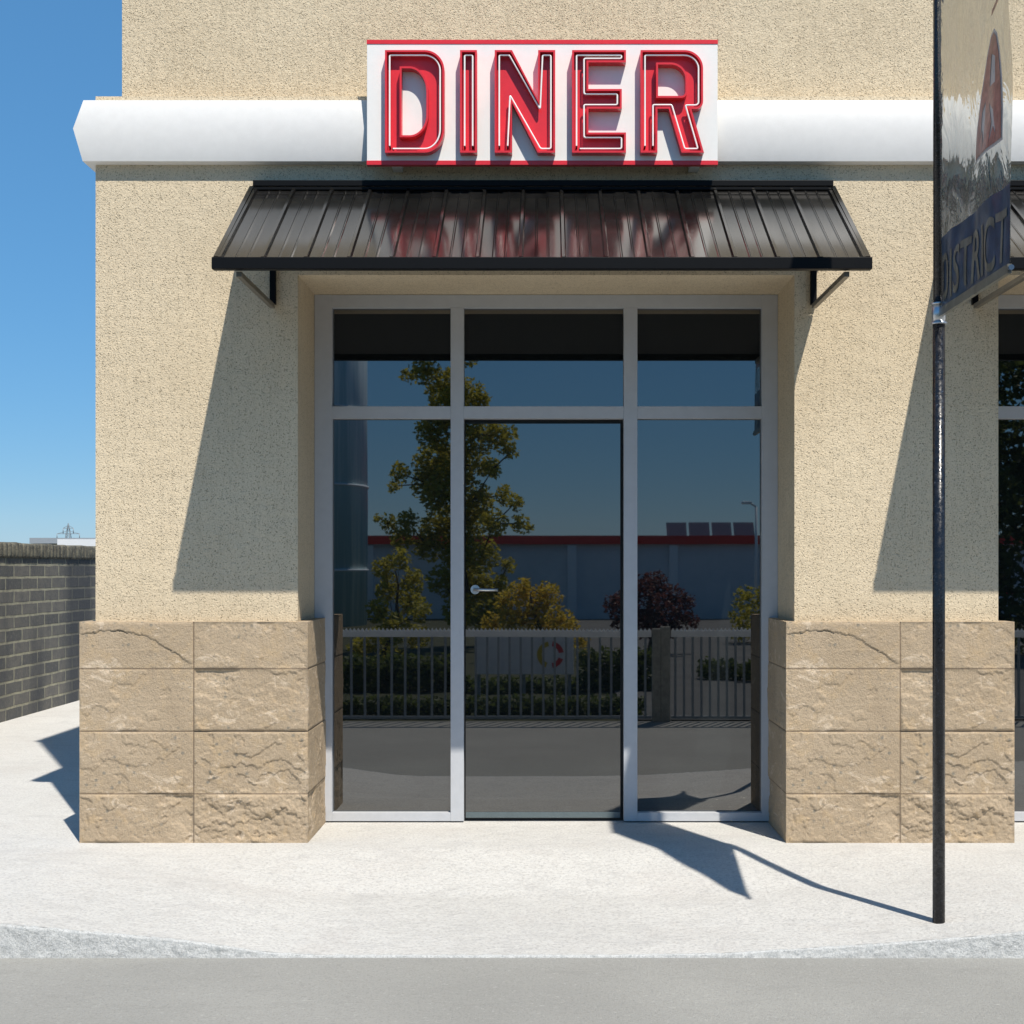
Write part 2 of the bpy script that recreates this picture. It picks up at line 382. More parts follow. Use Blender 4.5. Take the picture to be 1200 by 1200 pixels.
# sandstone plinths: split-faced blocks, four courses of two
rows_z = [0, .264, .607, .945, 1.20]
def stone_h(u, z, face):
    """relief of the split stone; returns depth and how much of a joint this is"""
    xm = [0, .6195, 1.239] if face == 0 else [0, .62]
    bi = 0 if u < xm[1] else 1
    rj = max(i for i in range(4) if z >= rows_z[i]-1e-6)
    du = min(abs(u-x) for x in xm[1:-1]) if len(xm) > 2 else 9
    dz = min(abs(z-q) for q in rows_z[1:-1])
    de = min(du, dz)
    eb = min(abs(u-x) for x in xm); eb = min(eb, min(abs(z-q) for q in rows_z))
    s = Vector((11.3*bi + 7.7*rj + 31*face, 3.1*rj, 0))
    strength = [1.0, .85, .75, .5][rj] * (1.15 if bi else .9)
    warp = Vector((noise.noise(Vector((u*4, z*4, 2))+s), noise.noise(Vector((u*4, z*4, 9))+s), 0))*.16
    jag = Vector((noise.noise(Vector((u*28, z*28, 2))+s), noise.noise(Vector((u*28, z*28, 12))+s), 0)) + .5*Vector((noise.noise(Vector((u*70, z*70, 2))), noise.noise(Vector((u*70, z*70, 12))), 0))
    q = Vector((u*2.0, z*2.4, 0)) + warp*.6 + s + jag*.045
    f = noise.fractal(q, 1.05, 2.1, 5)*1.7
    k = f*1.7+.5; fl = math.floor(k); fr = k-fl
    t = (fl + min(1, max(0, (fr-.93)/.07)))/1.7
    q2 = Vector((u*5.5, z*6.5, 3)) + warp*1.0 + s + jag*.10
    ch = noise.fractal(q2, 1.0, 2.2, 4)*1.5; kc = ch*2.0; fc = math.floor(kc); t2 = (fc+min(1, max(0, (kc-fc-.90)/.10)))/2.0
    msk = min(1, max(0, noise.noise(Vector((u*2.6, z*2.6, 7))+s)*3.2+.1+.25*bi+(.45 if rj == 0 else 0)))*[1.0, .35, .6, .2][rj]
    fine = noise.fractal(Vector((u*26, z*26, 4))+s, .8, 2.1, 5)
    lump = noise.noise(Vector((u*3, z*3, 21))+s)
    h = (t*.0105 + t2*.0085*msk + fine*.0016*(1+1.1*msk) + lump*.0015)*strength
    if rj == 3 and bi == 0 and face == 0:                  # the long crack of the top left block
        uc = u/.62; zc = 1.13 + .022*math.sin(uc*4.6+.2) - .17*max(0, uc-.45)**1.5*2.0 + .014*noise.noise(Vector((u*9, 1, 1))) + .009*noise.fractal(Vector((u*30, 1, 1)), .8, 2, 4)
        dzc = z-zc
        h = h*.3 + (.0045 if dzc > 0 else -.0005) - (.0045*abs(noise.noise(Vector((u*7, 3, 3))))*2.2 if -.005 < dzc < 0 else 0)
    fade = min(1, eb/.012)
    h *= fade*(1 if face == 0 else .55)
    j = .9 if de < .0027 else 0
    if j: h = -.004
    return h, j, de
def plinth(x0, parent, idx):
    W = 1.239; Dp = .62; st = .0052; PD = DW-.066
    V = []; Fc = []; J = []
    def face(nu, pos, nrm, fid, L):
        nz = int(1.2/st); base = len(V)
        for jz in range(nz+1):
            z = 1.2*jz/nz
            for i in range(nu+1):
                u = L*i/nu
                h, jt, _ = stone_h(min(u, L-1e-6), min(z, 1.2-1e-6), fid)
                if i in (0, nu) or jz in (0, nz): h = 0
                p = pos(u, z) + nrm*h; V.append(p); J.append(float(jt))
        for jz in range(nz):
            for i in range(nu):
                a = base + jz*(nu+1)+i; Fc.append((a, a+1, a+nu+2, a+nu+1))
    face(int(W/st), lambda u, z: Vector((x0+u, PD, z)), Vector((0, -1, 0)), 0, W)
    face(int(Dp/st), lambda u, z: Vector((x0+W, PD+u, z)), Vector((1, 0, 0)), 1, Dp)
    face(int(Dp/st), lambda u, z: Vector((x0, PD+Dp-u, z)), Vector((-1, 0, 0)), 1, Dp)
    n = len(V); V.extend([Vector((x0, PD, 1.2)), Vector((x0+W, PD, 1.2)), Vector((x0+W, PD+Dp, 1.2)), Vector((x0, PD+Dp, 1.2))]); J.extend([0.]*4)
    Fc.append((n, n+1, n+2, n+3))
    o = pydata('stone_plinth', V, Fc, STONE, parent, True)
    at = o.data.attributes.new('joint', 'FLOAT', 'POINT'); at.data.foreach_set('value', J)
    return o
p0 = plinth(X0-.066, b, 0)
for k in (1, 2):
    c = p0.copy(); C.objects.link(c); c.parent = b; c.location.x += BAY*k
# shopfronts: frame > panes, door > handle, glass leaf, sweep
def shopfront(cx):
    S = F/DF
    fx = lambda x: cx + (x-640)/S
    fz = lambda y: H + (666-y)/S
    zb = .008
    f = MB(); y0, y1 = DF, DF+.075
    xl, xr = cx-OW+.001, cx+OW-.001; zt = ZH-.001
    f.box(xl, fx(389), y0, y1, zb, zt, .002); f.box(fx(893), xr, y0, y1, zb, zt, .002)
    f.box(fx(528), fx(543.5), y0+.0006, y1, zb, fz(360.4), .002); f.box(fx(731), fx(747), y0+.0006, y1, zb, fz(360.4), .002)
    f.box(fx(389)+.0002, fx(893)-.0002, y0+.001, y1, fz(360.4), zt-.001, .002)
    for a, c in ((389, 528), (543.5, 731), (747, 893)):
        f.box(fx(a)+.0002, fx(c)-.0002, y0+.0014, y1, fz(490.5), fz(476), .002)
    for a, c in ((389, 528), (747, 893)):
        f.box(fx(a)+.0002, fx(c)-.0002, y0+.0014, y1, zb, fz(952.5), .002)
    fr = f.build('shopfront_frame', FRAME, b)
    gy = DF+.045
    for a, c in ((389, 528), (543.5, 731), (747, 893)):
        MB().box(fx(a)-.004, fx(c)+.004, gy, gy+.012, fz(476)-.004, fz(360.4)+.004).build('window_pane', GLASS, fr)
    for a, c in ((389, 528), (747, 893)):
        MB().box(fx(a)-.004, fx(c)+.004, gy, gy+.012, fz(952.5)-.004, fz(490.5)+.004).build('window_pane', GLASS, fr)
    # dark rebate behind the door leaf
    dgy = DF+.042
    door = MB().box(fx(545), fx(727.5), dgy, dgy+.012, .02, fz(495.5), .001).build('glass_door', GLASS, b)
    MB().box(fx(543.5)+.0002, fx(731)-.0002, dgy+.03, dgy+.04, 0.001, fz(490.5)-.001).build('door_rebate', RUBBER, fr)
    MB().box(fx(545.5), fx(727), dgy-.006, dgy-.0005, .022, .055, .001).build('door_sweep', SEAL, door)
    hz = fz(691); hx = fx(556.5)
    h = MB(); h.tube((hx, dgy-.0005, hz), (hx, dgy-.012, hz), .027, n=28); h.tube((hx, dgy-.012, hz), (hx, dgy-.052, hz), .010)
    h.tube((hx-.008, dgy-.050, hz), (hx+.135, dgy-.050, hz-.002), .0085); h.build('door_handle', CHROME, door)
    return fr
shopfront(0); shopfront(BAY)

# ------------------------------------------------------------------ awnings
ARM = m_paint('arm_reflection_grey', (.13, .115, .09), .4, .2)  # paler grey-brown: the wall's reflection on the arms, put into the colour
def awning(cx):
    x0, x1 = cx-1.605, cx+1.565; yb, zb_ = DW-.035, H+2.063; yf, zf = 6.69, H+1.495
    o = empty('awning', (cx, DW, H+1.44), 'black standing-seam metal awning over the diner entrance, below the red sign', 'awning', 'black metal awnings over the shopfronts')
    pts = [(x0, 0.)]
    n = 15; sp = (x1-x0-.05)/n
    for i in range(n+1):
        xc = x0+.025 + sp*i
        if i in (0, n): pass
        pts += [(xc-.014, 0), (xc-.007, .015), (xc+.007, .015), (xc+.014, 0)]
        if i < n:
            for t in (.36, .64):
                xm = xc + sp*t; pts += [(xm-.007, 0), (xm-.002, .0032), (xm+.002, .0032), (xm+.007, 0)]
    pts.append((x1, 0.))
    nrm = Vector((0, -(zb_-zf), (yb-yf))).normalized()
    V = []; m = 1
    for j in range(m+1):
        t = j/m
        for x, h in pts:
            dent = 0
            V.append(Vector((x, yf+(yb-yf)*t, zf+(zb_-zf)*t)) + nrm*(h+dent))
    k = len(pts); Fc = [(j*k+i, j*k+i+1, (j+1)*k+i+1, (j+1)*k+i) for j in range(m) for i in range(k-1)]
    s = pydata('roof_sheet', V, Fc, BLACK, o)
    so_ = s.modifiers.new('thickness', 'SOLIDIFY'); so_.thickness = .004; so_.offset = -1
    MB().box(x0+.012, x1-.005, DW-.062, DW, H+2.076, H+2.108, .003).box(x0+.012, x1-.005, DW-.058, DW-.052, H+2.058, H+2.072).build('wall_flashing', DULL, o)
    MB().box(x0-.008, x1+.008, 6.662, 6.712, H+1.444, H+1.501, .003).build('front_fascia', DULL, o)
    for xa in (x0+.003, x1-.003):
        MB().bar((xa, yf+.02, zf+.004), (xa, yb, zb_+.004), .022, .034).build('edge_trim', BLACK, o)
    for xa in (cx-1.492, cx+1.46):
        MB().box(xa-.016, xa+.016, DW-.030, DW, H+1.44, H+1.99, .002).build('bracket_plate', DULL, o)
        MB().box(xa-.013, xa+.013, 6.712, DW-.0305, H+1.416, H+1.441, .002).build('bracket_arm', ARM, o)
    pydata('underside', [(x0+.03, yf+.03, zf-.012), (x1-.03, yf+.03, zf-.012), (x1-.03, yb, zb_-.014), (x0+.03, yb, zb_-.014)], [(0, 1, 2, 3)], RUBBER, o)
    return o
aw = awning(0)
a2 = copy_tree(aw); a2.location.x += BAY
a2['label'] = 'black metal awning at the right edge, partly behind the hanging banner'

# ------------------------------------------------------------------ the red DINER sign
DS = DW-.14; SS = F/DS; DL = DS-.057; SL = F/DL
sx = lambda x: (x-640)/SS
sz = lambda y: H+(666-y)/SS
sign = empty('shop_sign', (0, DS, sz(193)), 'white board sign with large red DINER channel letters and white neon tubes', 'sign')
MB().box(sx(430), sx(841), DS, DS+.036, sz(193), sz(47), .002).build('sign_board', SIGNW, sign)
MB().box(sx(430)-.001, sx(841)+.001, DS-.003, DS+.034, sz(51.5), sz(47)+.001).build('edge_stripe', RED, sign)
MB().box(sx(430)-.001, sx(841)+.001, DS-.003, DS+.034, sz(193)-.001, sz(188.3)).build('edge_stripe', RED, sign)
for x in (464, 815):
    MB().box(sx(x)-.026, sx(x)+.026, DS+.037, DW, sz(193)-.002, sz(193)+.045).build('wall_bracket', SIGNW, sign)
def arc(cx, cy, rx, ry, a0, a1, n=12): return [(cx+rx*math.cos(R(a0+(a1-a0)*i/n)), cy+ry*math.sin(R(a0+(a1-a0)*i/n))) for i in range(n+1)]
def area(P): return sum(P[i][0]*P[(i+1) % len(P)][1]-P[(i+1) % len(P)][0]*P[i][1] for i in range(len(P)))/2
def offset(P, d):
    """mitred inward offset of a closed outline by d"""
    if area(P) < 0: P = P[::-1]
    out = []; n = len(P)
    for i in range(n):
        p0, p1, p2 = (Vector(P[i-1]), Vector(P[i]), Vector(P[(i+1) % n]))
        e0 = (p1-p0).normalized(); e1 = (p2-p1).normalized()
        n0 = Vector((-e0.y, e0.x)); n1 = Vector((-e1.y, e1.x))
        mm = n0+n1; mm = mm/max(.25, mm.dot(n0)) if mm.length > 1e-6 else n0
        q = p1 + mm*d; out.append((q.x, q.y))
    return out
def cur2mesh(cu, name, mats, parent):
    tmp = bpy.data.objects.new('tmp', cu); C.objects.link(tmp)
    dg = bpy.context.evaluated_depsgraph_get(); me = bpy.data.meshes.new_from_object(tmp.evaluated_get(dg))
    bpy.data.objects.remove(tmp)
    me.name = name; me.materials.clear()
    return me
def plate(loops, name, d0, d1, mat, parent):
    """even-odd filled outline (photo pixels of the letter front) between depths d0 (front) and d1"""
    cu = bpy.data.curves.new(name, 'CURVE'); cu.dimensions = '2D'; cu.fill_mode = 'BOTH'
    for L in loops:
        s = cu.splines.new('POLY'); s.points.add(len(L)-1); s.use_cyclic_u = True
        for p, (x, y) in zip(s.points, L): p.co = ((x-640)/SL, (666-y)/SL, 0, 1)
    cu.extrude = (d1-d0)/2
    me = cur2mesh(cu, name, None, None)
    M = Matrix.Translation((0, (d0+d1)/2, H)) @ Matrix.Rotation(R(90), 4, 'X')
    off = Vector((0, 0, 0)); p = parent
    while p is not None: off += p.location; p = p.parent
    me.transform(Matrix.Translation(-off) @ M)
    return link(name, me, mat, parent)
def tubepath(P, r, name, d, mat, parent, closed=False):
    cu = bpy.data.curves.new(name, 'CURVE'); cu.dimensions = '3D'; cu.bevel_depth = r; cu.bevel_resolution = 3
    s = cu.splines.new('POLY'); s.points.add(len(P)-1); s.use_cyclic_u = closed
    off = Vector((0, 0, 0)); p = parent
    while p is not None: off += p.location; p = p.parent
    for q, (x, y) in zip(s.points, P): q.co = ((x-640)/SL-off.x, d-off.y, H+(666-y)/SL-off.z, 1)
    cu.use_fill_caps = True
    me = cur2mesh(cu, name, None, None)
    return link(name, me, mat, parent, True)
def roundc(P, r=2.0):
    """round the corners of an open path"""
    out = [P[0]]
    for i in range(1, len(P)-1):
        a, p, c = Vector(P[i-1]), Vector(P[i]), Vector(P[i+1])
        la, lc = (a-p).length, (c-p).length; rr = min(r, la*.45, lc*.45)
        if rr < .3: out.append(P[i]); continue
        s, e = p+(a-p).normalized()*rr, p+(c-p).normalized()*rr
        for k in range(5):
            t = k/4; q = s*(1-t)**2 + p*2*t*(1-t) + e*t*t; out.append((q.x, q.y))
    out.append(P[-1]); return out
T, B_ = 58.6, 178.8
LET = {
 'D': ([(451.1, T)] + arc(497.5, 82, 23.2, 23.4, -90, 0) + arc(497.5, 151, 23.2, 27.8, 0, 90) + [(451.1, B_)],
       [(470.6, 80)] + arc(480, 108, 19.6, 28, -90, 0) + arc(480, 134, 19.6, 24.4, 0, 90) + [(470.6, 158.4)]),
 'I': ([(539.1, T), (558.9, T), (558.9, B_), (539.1, B_)], None),
 'N': ([(579.7, T), (600, T), (630.6, 117.5), (630.6, T), (650.7, T), (650.7, B_), (630.2, B_), (600, 120.5), (600, B_), (579.7, B_)], None),
 'E': ([(670.4, T), (733.6, T), (733.6, 73), (689.6, 73), (689.6, 104.2), (728.7, 104.2), (728.7, 127.3), (689.6, 127.3), (689.6, 155.2), (733.6, 155.2), (733.6, B_), (670.4, B_)], None),
 'R': ([(750.7, T)] + arc(802, 80, 22, 21.4, -90, 0) + arc(815, 119, 9, 8.7, 0, 90, 6) + [(810.3, 127.7), (825, B_), (798.7, B_), (783.5, 127.3), (770.5, 127.3), (770.5, B_), (750.7, B_)],
       [(771.2, 75.5)] + arc(786, 93, 17.3, 17.5, -90, 0) + arc(798, 107.3, 5.3, 5, 0, 90, 5) + [(771.2, 112.3)]),
}
for ch, (outer, hole) in LET.items():
    rim = 2.3
    loops = [outer, offset(outer, rim)]
    if hole: loops += [hole, offset(hole, -rim)]
    let = plate(loops, 'letter', DL, DS-.0005, RED, sign)
    back = [offset(outer, rim-.15)] + ([offset(hole, -rim+.15)] if hole else [])
    plate(back, 'letter_back', DS-.012, DS-.003, RED, let)
    dn = DL+.012
    ns = offset(outer, 5.2)
    # cut the loop open at the bottom left
    i = min(range(len(ns)), key=lambda k: ns[k][0]-ns[k][1])
    P = ns[i+1:] + ns[:i]
    bl = ns[i]; nxt, prv = P[0], P[-1]
    lift = 3.4
    P = [(bl[0]+4.0*(1 if nxt[0] > bl[0]+1 else 0), bl[1]-(lift if nxt[0] <= bl[0]+1 else 0))] + P + [(bl[0]+4.0*(1 if prv[0] > bl[0]+1 else 0), bl[1]-(lift if prv[0] <= bl[0]+1 else 0))]
    if ch in 'INR':                                        # the two ends stand side by side in the stem's foot
        k = max(range(1, len(P)-1), key=lambda q: -(P[q][0]-bl[0])**2 - (P[q][1]-bl[1])**2)
        pts = P[1:] if k == 1 else P[:-1]
        if k == 1: pts[0] = (pts[0][0], pts[0][1]-lift)
        else: pts[-1] = (pts[-1][0], pts[-1][1]-lift)
        P = pts
    tubepath(roundc(P), .0048, 'neon_tube', dn, NEON, let)
    for e in (P[0], P[-1]):
        ex, ez = (e[0]-640)/SL, H+(666-e[1])/SL
        MB().tube((ex, dn-.002, ez), (ex, DS-.012, ez-.004), .0052, n=10).build('tube_end', RUBBER, let)

# ------------------------------------------------------------------ pole and banner
PX, PD = 1.690, 5.95; zp = ground_z(PX, PD)
pole = empty('banner_pole', (PX, PD, zp), 'slim worn black steel pole standing on the pavement in front of the right plinth', 'pole')
MB().tube((PX, PD, zp-.02), (PX, PD, H+1.06), .0262, n=28).build('lower_pole', POLE, pole)
MB().tube((PX, PD, H+1.06), (PX, PD, H+3.45), .0235, n=28).build('upper_pole', POLE, pole)
cz = H+1.095
MB().tube((PX, PD, cz-.045), (PX, PD, cz+.045), .030, n=28).tube((PX, PD, cz+.038), (PX, PD, cz+.046), .036, n=28).tube((PX, PD, cz-.046), (PX, PD, cz-.038), .036, n=28).build('clamp', CHROME, pole)
MB().tube((PX, PD, H+3.45), (PX, PD, H+3.47), .028, n=28).build('pole_cap', POLE, pole)
AX, AD = 1.693, 5.05; za = H+1.092
dirv = Vector((AX-PX, AD-PD, 0)); BL = dirv.length; dirv.normalize(); nb = Vector((dirv.y, -dirv.x, 0))   # nb faces the street's left side
if nb.x > 0: nb = -nb
ztop = H+3.30
for z in (za+.004, ztop+.012):
    MB().tube(Vector((PX, PD, z)), Vector((PX, PD, z))+dirv*(BL+.012), .0055, n=14).build('banner_arm', CHROME, pole)
    MB().tube(Vector((PX, PD, z))+dirv*(BL+.006), Vector((PX, PD, z))+dirv*(BL+.022), .010, n=14).build('arm_end_cap', BLUE, pole)
U0 = .030; U1 = BL
def surf(u, z, off=0):
    """point of the rippled banner sheet: u metres from the pole, z height"""
    t = (z-za)/(ztop-za)
    amp = .55+.45*math.sin(math.pi*min(1, max(0, t))*1.0)
    r = .014*amp*noise.noise(Vector((u*4.5, z*1.7, 3))) + .008*math.sin(u*13+z*2.1+1.5*noise.noise(Vector((u, z*2, 8))))*amp + .007*noise.noise(Vector((u*12, z*3.5, 1)))
    r *= min(1, (z-za)/.05+.1) if z < za+.1 else 1
    return Vector((PX, PD, z)) + dirv*u + nb*(r+off) - Vector((0, 0, 0))
ban = empty('street_banner', (PX, PD, za), 'rippled translucent banner with a blue DISTRICT band hanging from the pole arms', 'banner')
def sheet(name, u0, u1, z0, z1, off, mat, nu, nz, solid):
    us, zs = frange(u0, u1, nu), frange(z0, z1, nz)
    V = [surf(u, z, off) for z in zs for u in us]; k = nu+1
    Fc = [(j*k+i, j*k+i+1, (j+1)*k+i+1, (j+1)*k+i) for j in range(nz) for i in range(nu)]
    o = pydata(name, V, Fc, mat, ban, True)
    return o
sheet('banner_sheet', U0, U1, za, ztop, 0, FILM, 40, 130, False)
sheet('blue_band', U0+.001, U1-.002, za+.012, za+.318, .0015, BLUE, 40, 20, False)
MB().bar(surf(U0, za+.004, 0), surf(U1, za+.004, 0), .016, .034).build('bottom_hem', GREYP, ban)
def flat_poly(P, name, off, mat, parent, cuts=3):
    """P: outline in banner metres (u, z above arm)"""
    cu = bpy.data.curves.new(name, 'CURVE'); cu.dimensions = '2D'; cu.fill_mode = 'BOTH'
    for L in P:
        s = cu.splines.new('POLY'); s.points.add(len(L)-1); s.use_cyclic_u = True
        for p, (x, y) in zip(s.points, L): p.co = (x, y, 0, 1)
    return bend(cur2mesh(cu, name, None, None), name, off, mat, parent, cuts)
def bend(me, name, off, mat, parent, cuts):
    bm = bmesh.new(); bm.from_mesh(me)
    bmesh.ops.remove_doubles(bm, verts=bm.verts, dist=1e-5)
    bmesh.ops.triangulate(bm, faces=bm.faces)
    for _ in range(cuts):
        es = [e for e in bm.edges if e.calc_length() > .02]
        if es: bmesh.ops.subdivide_edges(bm, edges=es, cuts=1); bmesh.ops.triangulate(bm, faces=bm.faces)
    for v in bm.verts: v.co = surf(v.co.x, za+v.co.y, off) - parent.location
    bm.to_mesh(me); bm.free(); me.materials.clear()
    return link(name, me, mat, parent)
cu = bpy.data.curves.new('t', 'FONT'); cu.body = 'DISTRICT'; cu.size = 1; cu.offset = .012
me = cur2mesh(cu, 'banner_lettering', None, None)
mx = max(v.co.x for v in me.vertices); mn = min(v.co.x for v in me.vertices); my = max(v.co.y for v in me.vertices)
for v in me.vertices: v.co.x = .050+(v.co.x-mn)/(mx-mn)*(BL-.075); v.co.y = .045+v.co.y/my*.195
for v in me.vertices:
    n_ = noise.noise_vector(Vector((v.co.x*9, v.co.y*5, 4))); v.co.x += n_.x*.010; v.co.y += n_.y*.012
bend(me, 'banner_lettering', .004, GREYP, ban, 4)
# tapering red emblem with a white edge above the band
US = BL/.656
e0 = [(.36*US, .50), (.595*US, .50), (.595*US, .62), (.585*US, .74), (.57*US, .85), (.552*US, .92), (.527*US, .95), (.50*US, .935), (.475*US, .87), (.44*US, .77), (.395*US, .64), (.365*US, .55)]
em = flat_poly([e0], 'emblem', .0015, WHP, ban)
inner = offset(e0, .012 if area(e0) > 0 else .012)
flat_poly([inner, [(.40*US, .55), (.43*US, .60), (.44*US, .67), (.47*US, .70), (.465*US, .62), (.455*US, .53), (.44*US, .60)], [(.50*US, .52), (.52*US, .60), (.50*US, .68), (.535*US, .64), (.55*US, .54), (.53*US, .58)], [(.50*US, .74), (.545*US, .74), (.54*US, .84), (.515*US, .86)]], 'emblem_figure', .003, REDP, ban)
flat_poly([[(.50*US, 1.01), (.56*US, 1.035), (.57*US, 1.06), (.505*US, 1.032)]], 'emblem_dash', .0015, REDP, ban)

# ------------------------------------------------------------------ brick garden wall, far things on the left
wx = -5.27
bw = empty('brick_wall', (wx, 9.5, 0), 'dark blue-grey brick wall with weathered coping beside the pavement at left', 'wall')
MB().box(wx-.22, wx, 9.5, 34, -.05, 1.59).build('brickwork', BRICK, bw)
COP = m_speck('coping_brick', (.065, .065, .06), (.19, .18, .14), 14, bmp=.02)
cop = MB()
y = 9.48; rnd = random.Random(3)
while y < 34:
    dz = rnd.uniform(-.006, .006); ww = .098
    cop.box(wx-.245+rnd.uniform(-.004, .004), wx+.022+rnd.uniform(-.004, .006), y+.004, y+ww-.004, 1.592, 1.745+dz, .026)
    y += ww
cop.build('coping', COP, bw, True)
MB().box(wx-.215, wx-.005, 9.51, 33.9, 1.585, 1.70).build('mortar_bed', m_speck('mortar', (.22, .20, .15), (.34, .32, .24), 20), bw)
FARW = m_paint('far_white_cladding', (.70, .71, .72), .6, .05, sc=1)
fb = empty('flat_roofed_building', (-16, 60, 0), 'distant low white flat-roofed building just above the brick wall', 'building')
m = MB(); m.box(-21.4, 4, 60, 85, -.1, 2.56); m.build('wall', FARW, fb)
MB().box(-22.2, 4.5, 59.4, 86, 2.56, 2.80).build('roof', m_paint('far_roof', (.28, .31, .34), .6, .05), fb)
MB().box(-21.0, 4.4, 59.38, 59.42, 2.40, 2.74).build('roof_fascia', FARW, fb)
def pylon():
    D = 700; c = px(80, 640, D); s = D/F
    m = MB(); x, z0 = c.x, -.1; zt = H+53*s
    zt_m = H+40*s
    for sxx in (-1, 1):
        for syy in (-1, 1):
            m.bar((x+sxx*2.6, D+syy*2.6, z0), (x+sxx*.9, D+syy*.9, zt_m), .3, .3)
            m.bar((x+sxx*.9, D+syy*.9, zt_m), (x, D, zt), .26, .26)
    for k in range(12):
        t0, t1 = k/12, (k+1)/12
        w0 = 2.6-1.7*t0; w1 = 2.6-1.7*t1; a0 = z0+(zt_m-z0)*t0; a1 = z0+(zt_m-z0)*t1
        m.bar((x-w0, D-w0, a0), (x+w1, D-w1, a1), .2, .2); m.bar((x+w0, D-w0, a0), (x-w1, D-w1, a1), .2, .2)
    tower = empty('electricity_pylon', (x, D, z0), 'tiny distant lattice electricity pylon above the brick wall', 'pylon')
    G = m_paint('galvanised_steel', (.25, .29, .32), .6, .1)
    m.build('lattice_tower', G, tower)
    for zz, ww in ((H+40.5*s, 13.2*s), (H+47*s, 6*s)):
        MB().bar((x-ww, D, zz), (x+ww, D, zz), .3, .3).bar((x-ww, D, zz), (x, D, zz+1.5), .2, .2).bar((x+ww, D, zz), (x, D, zz+1.5), .2, .2).build('crossarm', G, tower)
        for q in (-ww, ww): MB().tube((x+q, D, zz), (x+q, D, zz-2.6), .22, n=8).build('insulator', G, tower)
pylon()

# ------------------------------------------------------------------ across the road: what the shop glass mirrors
MIR = DF + .045
def rp(x, y, Dv):                              # mirrored photo pixel at virtual depth -> real place in front of the glass
    q = px(x, y, Dv); return Vector((q.x, 2*MIR-Dv, q.z))
GALV = m_paint('galvanised_rail', (.90, .92, .92), .45, .1); DKM = m_paint('dark_picket', (.24, .28, .31), .5, .1)
TRK = m_paint('post_concrete', (.36, .35, .30), .8, .3)
def fence_panel(x0, x1, sp, label):
    Y = 1.84; zb = Z_ROAD+.03; zt = .795
    o = empty('railing_panel', (x0, Y, Z_ROAD), label, 'railing', 'railings across the road')
    MB().box(x0, x1, Y-.018, Y+.018, zt-.022, zt+.045, .004).build('top_rail', GALV, o)
    MB().box(x0, x1, Y-.012, Y+.012, zb, zb+.03, .003).build('bottom_rail', DKM, o)
    z = []; k = int((x1-x0)/.042); V = []; Fc = []
    for i in range(k):
        a = x0+(x1-x0)*i/k; c = x0+(x1-x0)*(i+1)/k; n = len(V)
        V += [(a+.004, Y-.004, zt+.045), (c-.004, Y-.004, zt+.045), ((a+c)/2, Y-.004, zt+.072), (a+.004, Y+.004, zt+.045), (c-.004, Y+.004, zt+.045), ((a+c)/2, Y+.004, zt+.072)]
        Fc += [(n, n+1, n+2), (n+3, n+5, n+4), (n, n+2, n+5, n+3), (n+1, n+4, n+5, n+2)]
    pydata('tooth_strip', V, Fc, GALV, o)
    m = MB(); x = x0+sp/2
    while x < x1:
        m.box(x-.012, x+.012, Y-.008, Y+.008, zb+.03, zt-.022); x += sp
    m.build('pickets', DKM, o)
s_ = 14.4/F
fx = lambda x: (x-640)*s_
spans = [(fx(230), fx(537), .140, 'grey railing panel with pointed strip, mirrored left of the door'),
         (fx(537)+.002, fx(739), .118, 'grey railing panel with pointed strip, mirrored in the glass door'),
         (fx(739)+.002, fx(764), .105, 'short grey railing panel beside the stout mirrored post'),
         (fx(787), fx(1010), .090, 'close-set grey railing panel right of the stout mirrored post')]
for a in spans: fence_panel(*a)
k = spans[0][0]
fence_panel(k-5, k-.004, .13, 'long grey railing panel beyond the left edge of the mirrored view')
fence_panel(fx(1010)+.004, 6.4, .10, 'long grey railing panel mirrored in the second shopfront')
MB().box(fx(765), fx(775), 1.79, 1.87, Z_ROAD-.02, .86, .006).box(fx(775)+.001, fx(786), 1.785, 1.875, Z_ROAD-.02, .88, .006).build('gate_post', TRK, None)
tag(bpy.data.objects['gate_post'], 'stout dark post between two railing panels, mirrored in the right pane', 'post')
tag(grid('parking_lot', frange(.9, 40, 4), frange(-28, 1.5, 4), lambda x, y: -.128, LOT, smooth=False), kind='structure')

BARK = m_speck('bark', (.06, .045, .03), (.12, .09, .06), 12)
def leaves(clumps, name, mat, parent, lsz, dens, rnd):
    V = []; Fc = []
    for c, r in clumps:
        n = int(6*(dens*r*r*r+dens*.25*r*r))
        for _ in range(n):
            d = Vector((rnd.gauss(0, 1), rnd.gauss(0, 1), rnd.gauss(0, 1))).normalized()
            q = c + d*r*(rnd.random()**.45)*Vector((1, 1, .85)).length/1.65
            u = Vector((rnd.gauss(0, 1), rnd.gauss(0, 1), rnd.gauss(0, .6))).normalized(); v = u.cross(Vector((rnd.gauss(0, 1), rnd.gauss(0, 1), rnd.gauss(0, 1)))).normalized()
            s = lsz*rnd.uniform(.6, 1.3); k = len(V)
            V += [q-u*s, q+v*s*.5, q+u*s, q-v*s*.5]; Fc.append((k, k+1, k+2, k+3))
    return pydata(name, V, Fc, mat, parent)
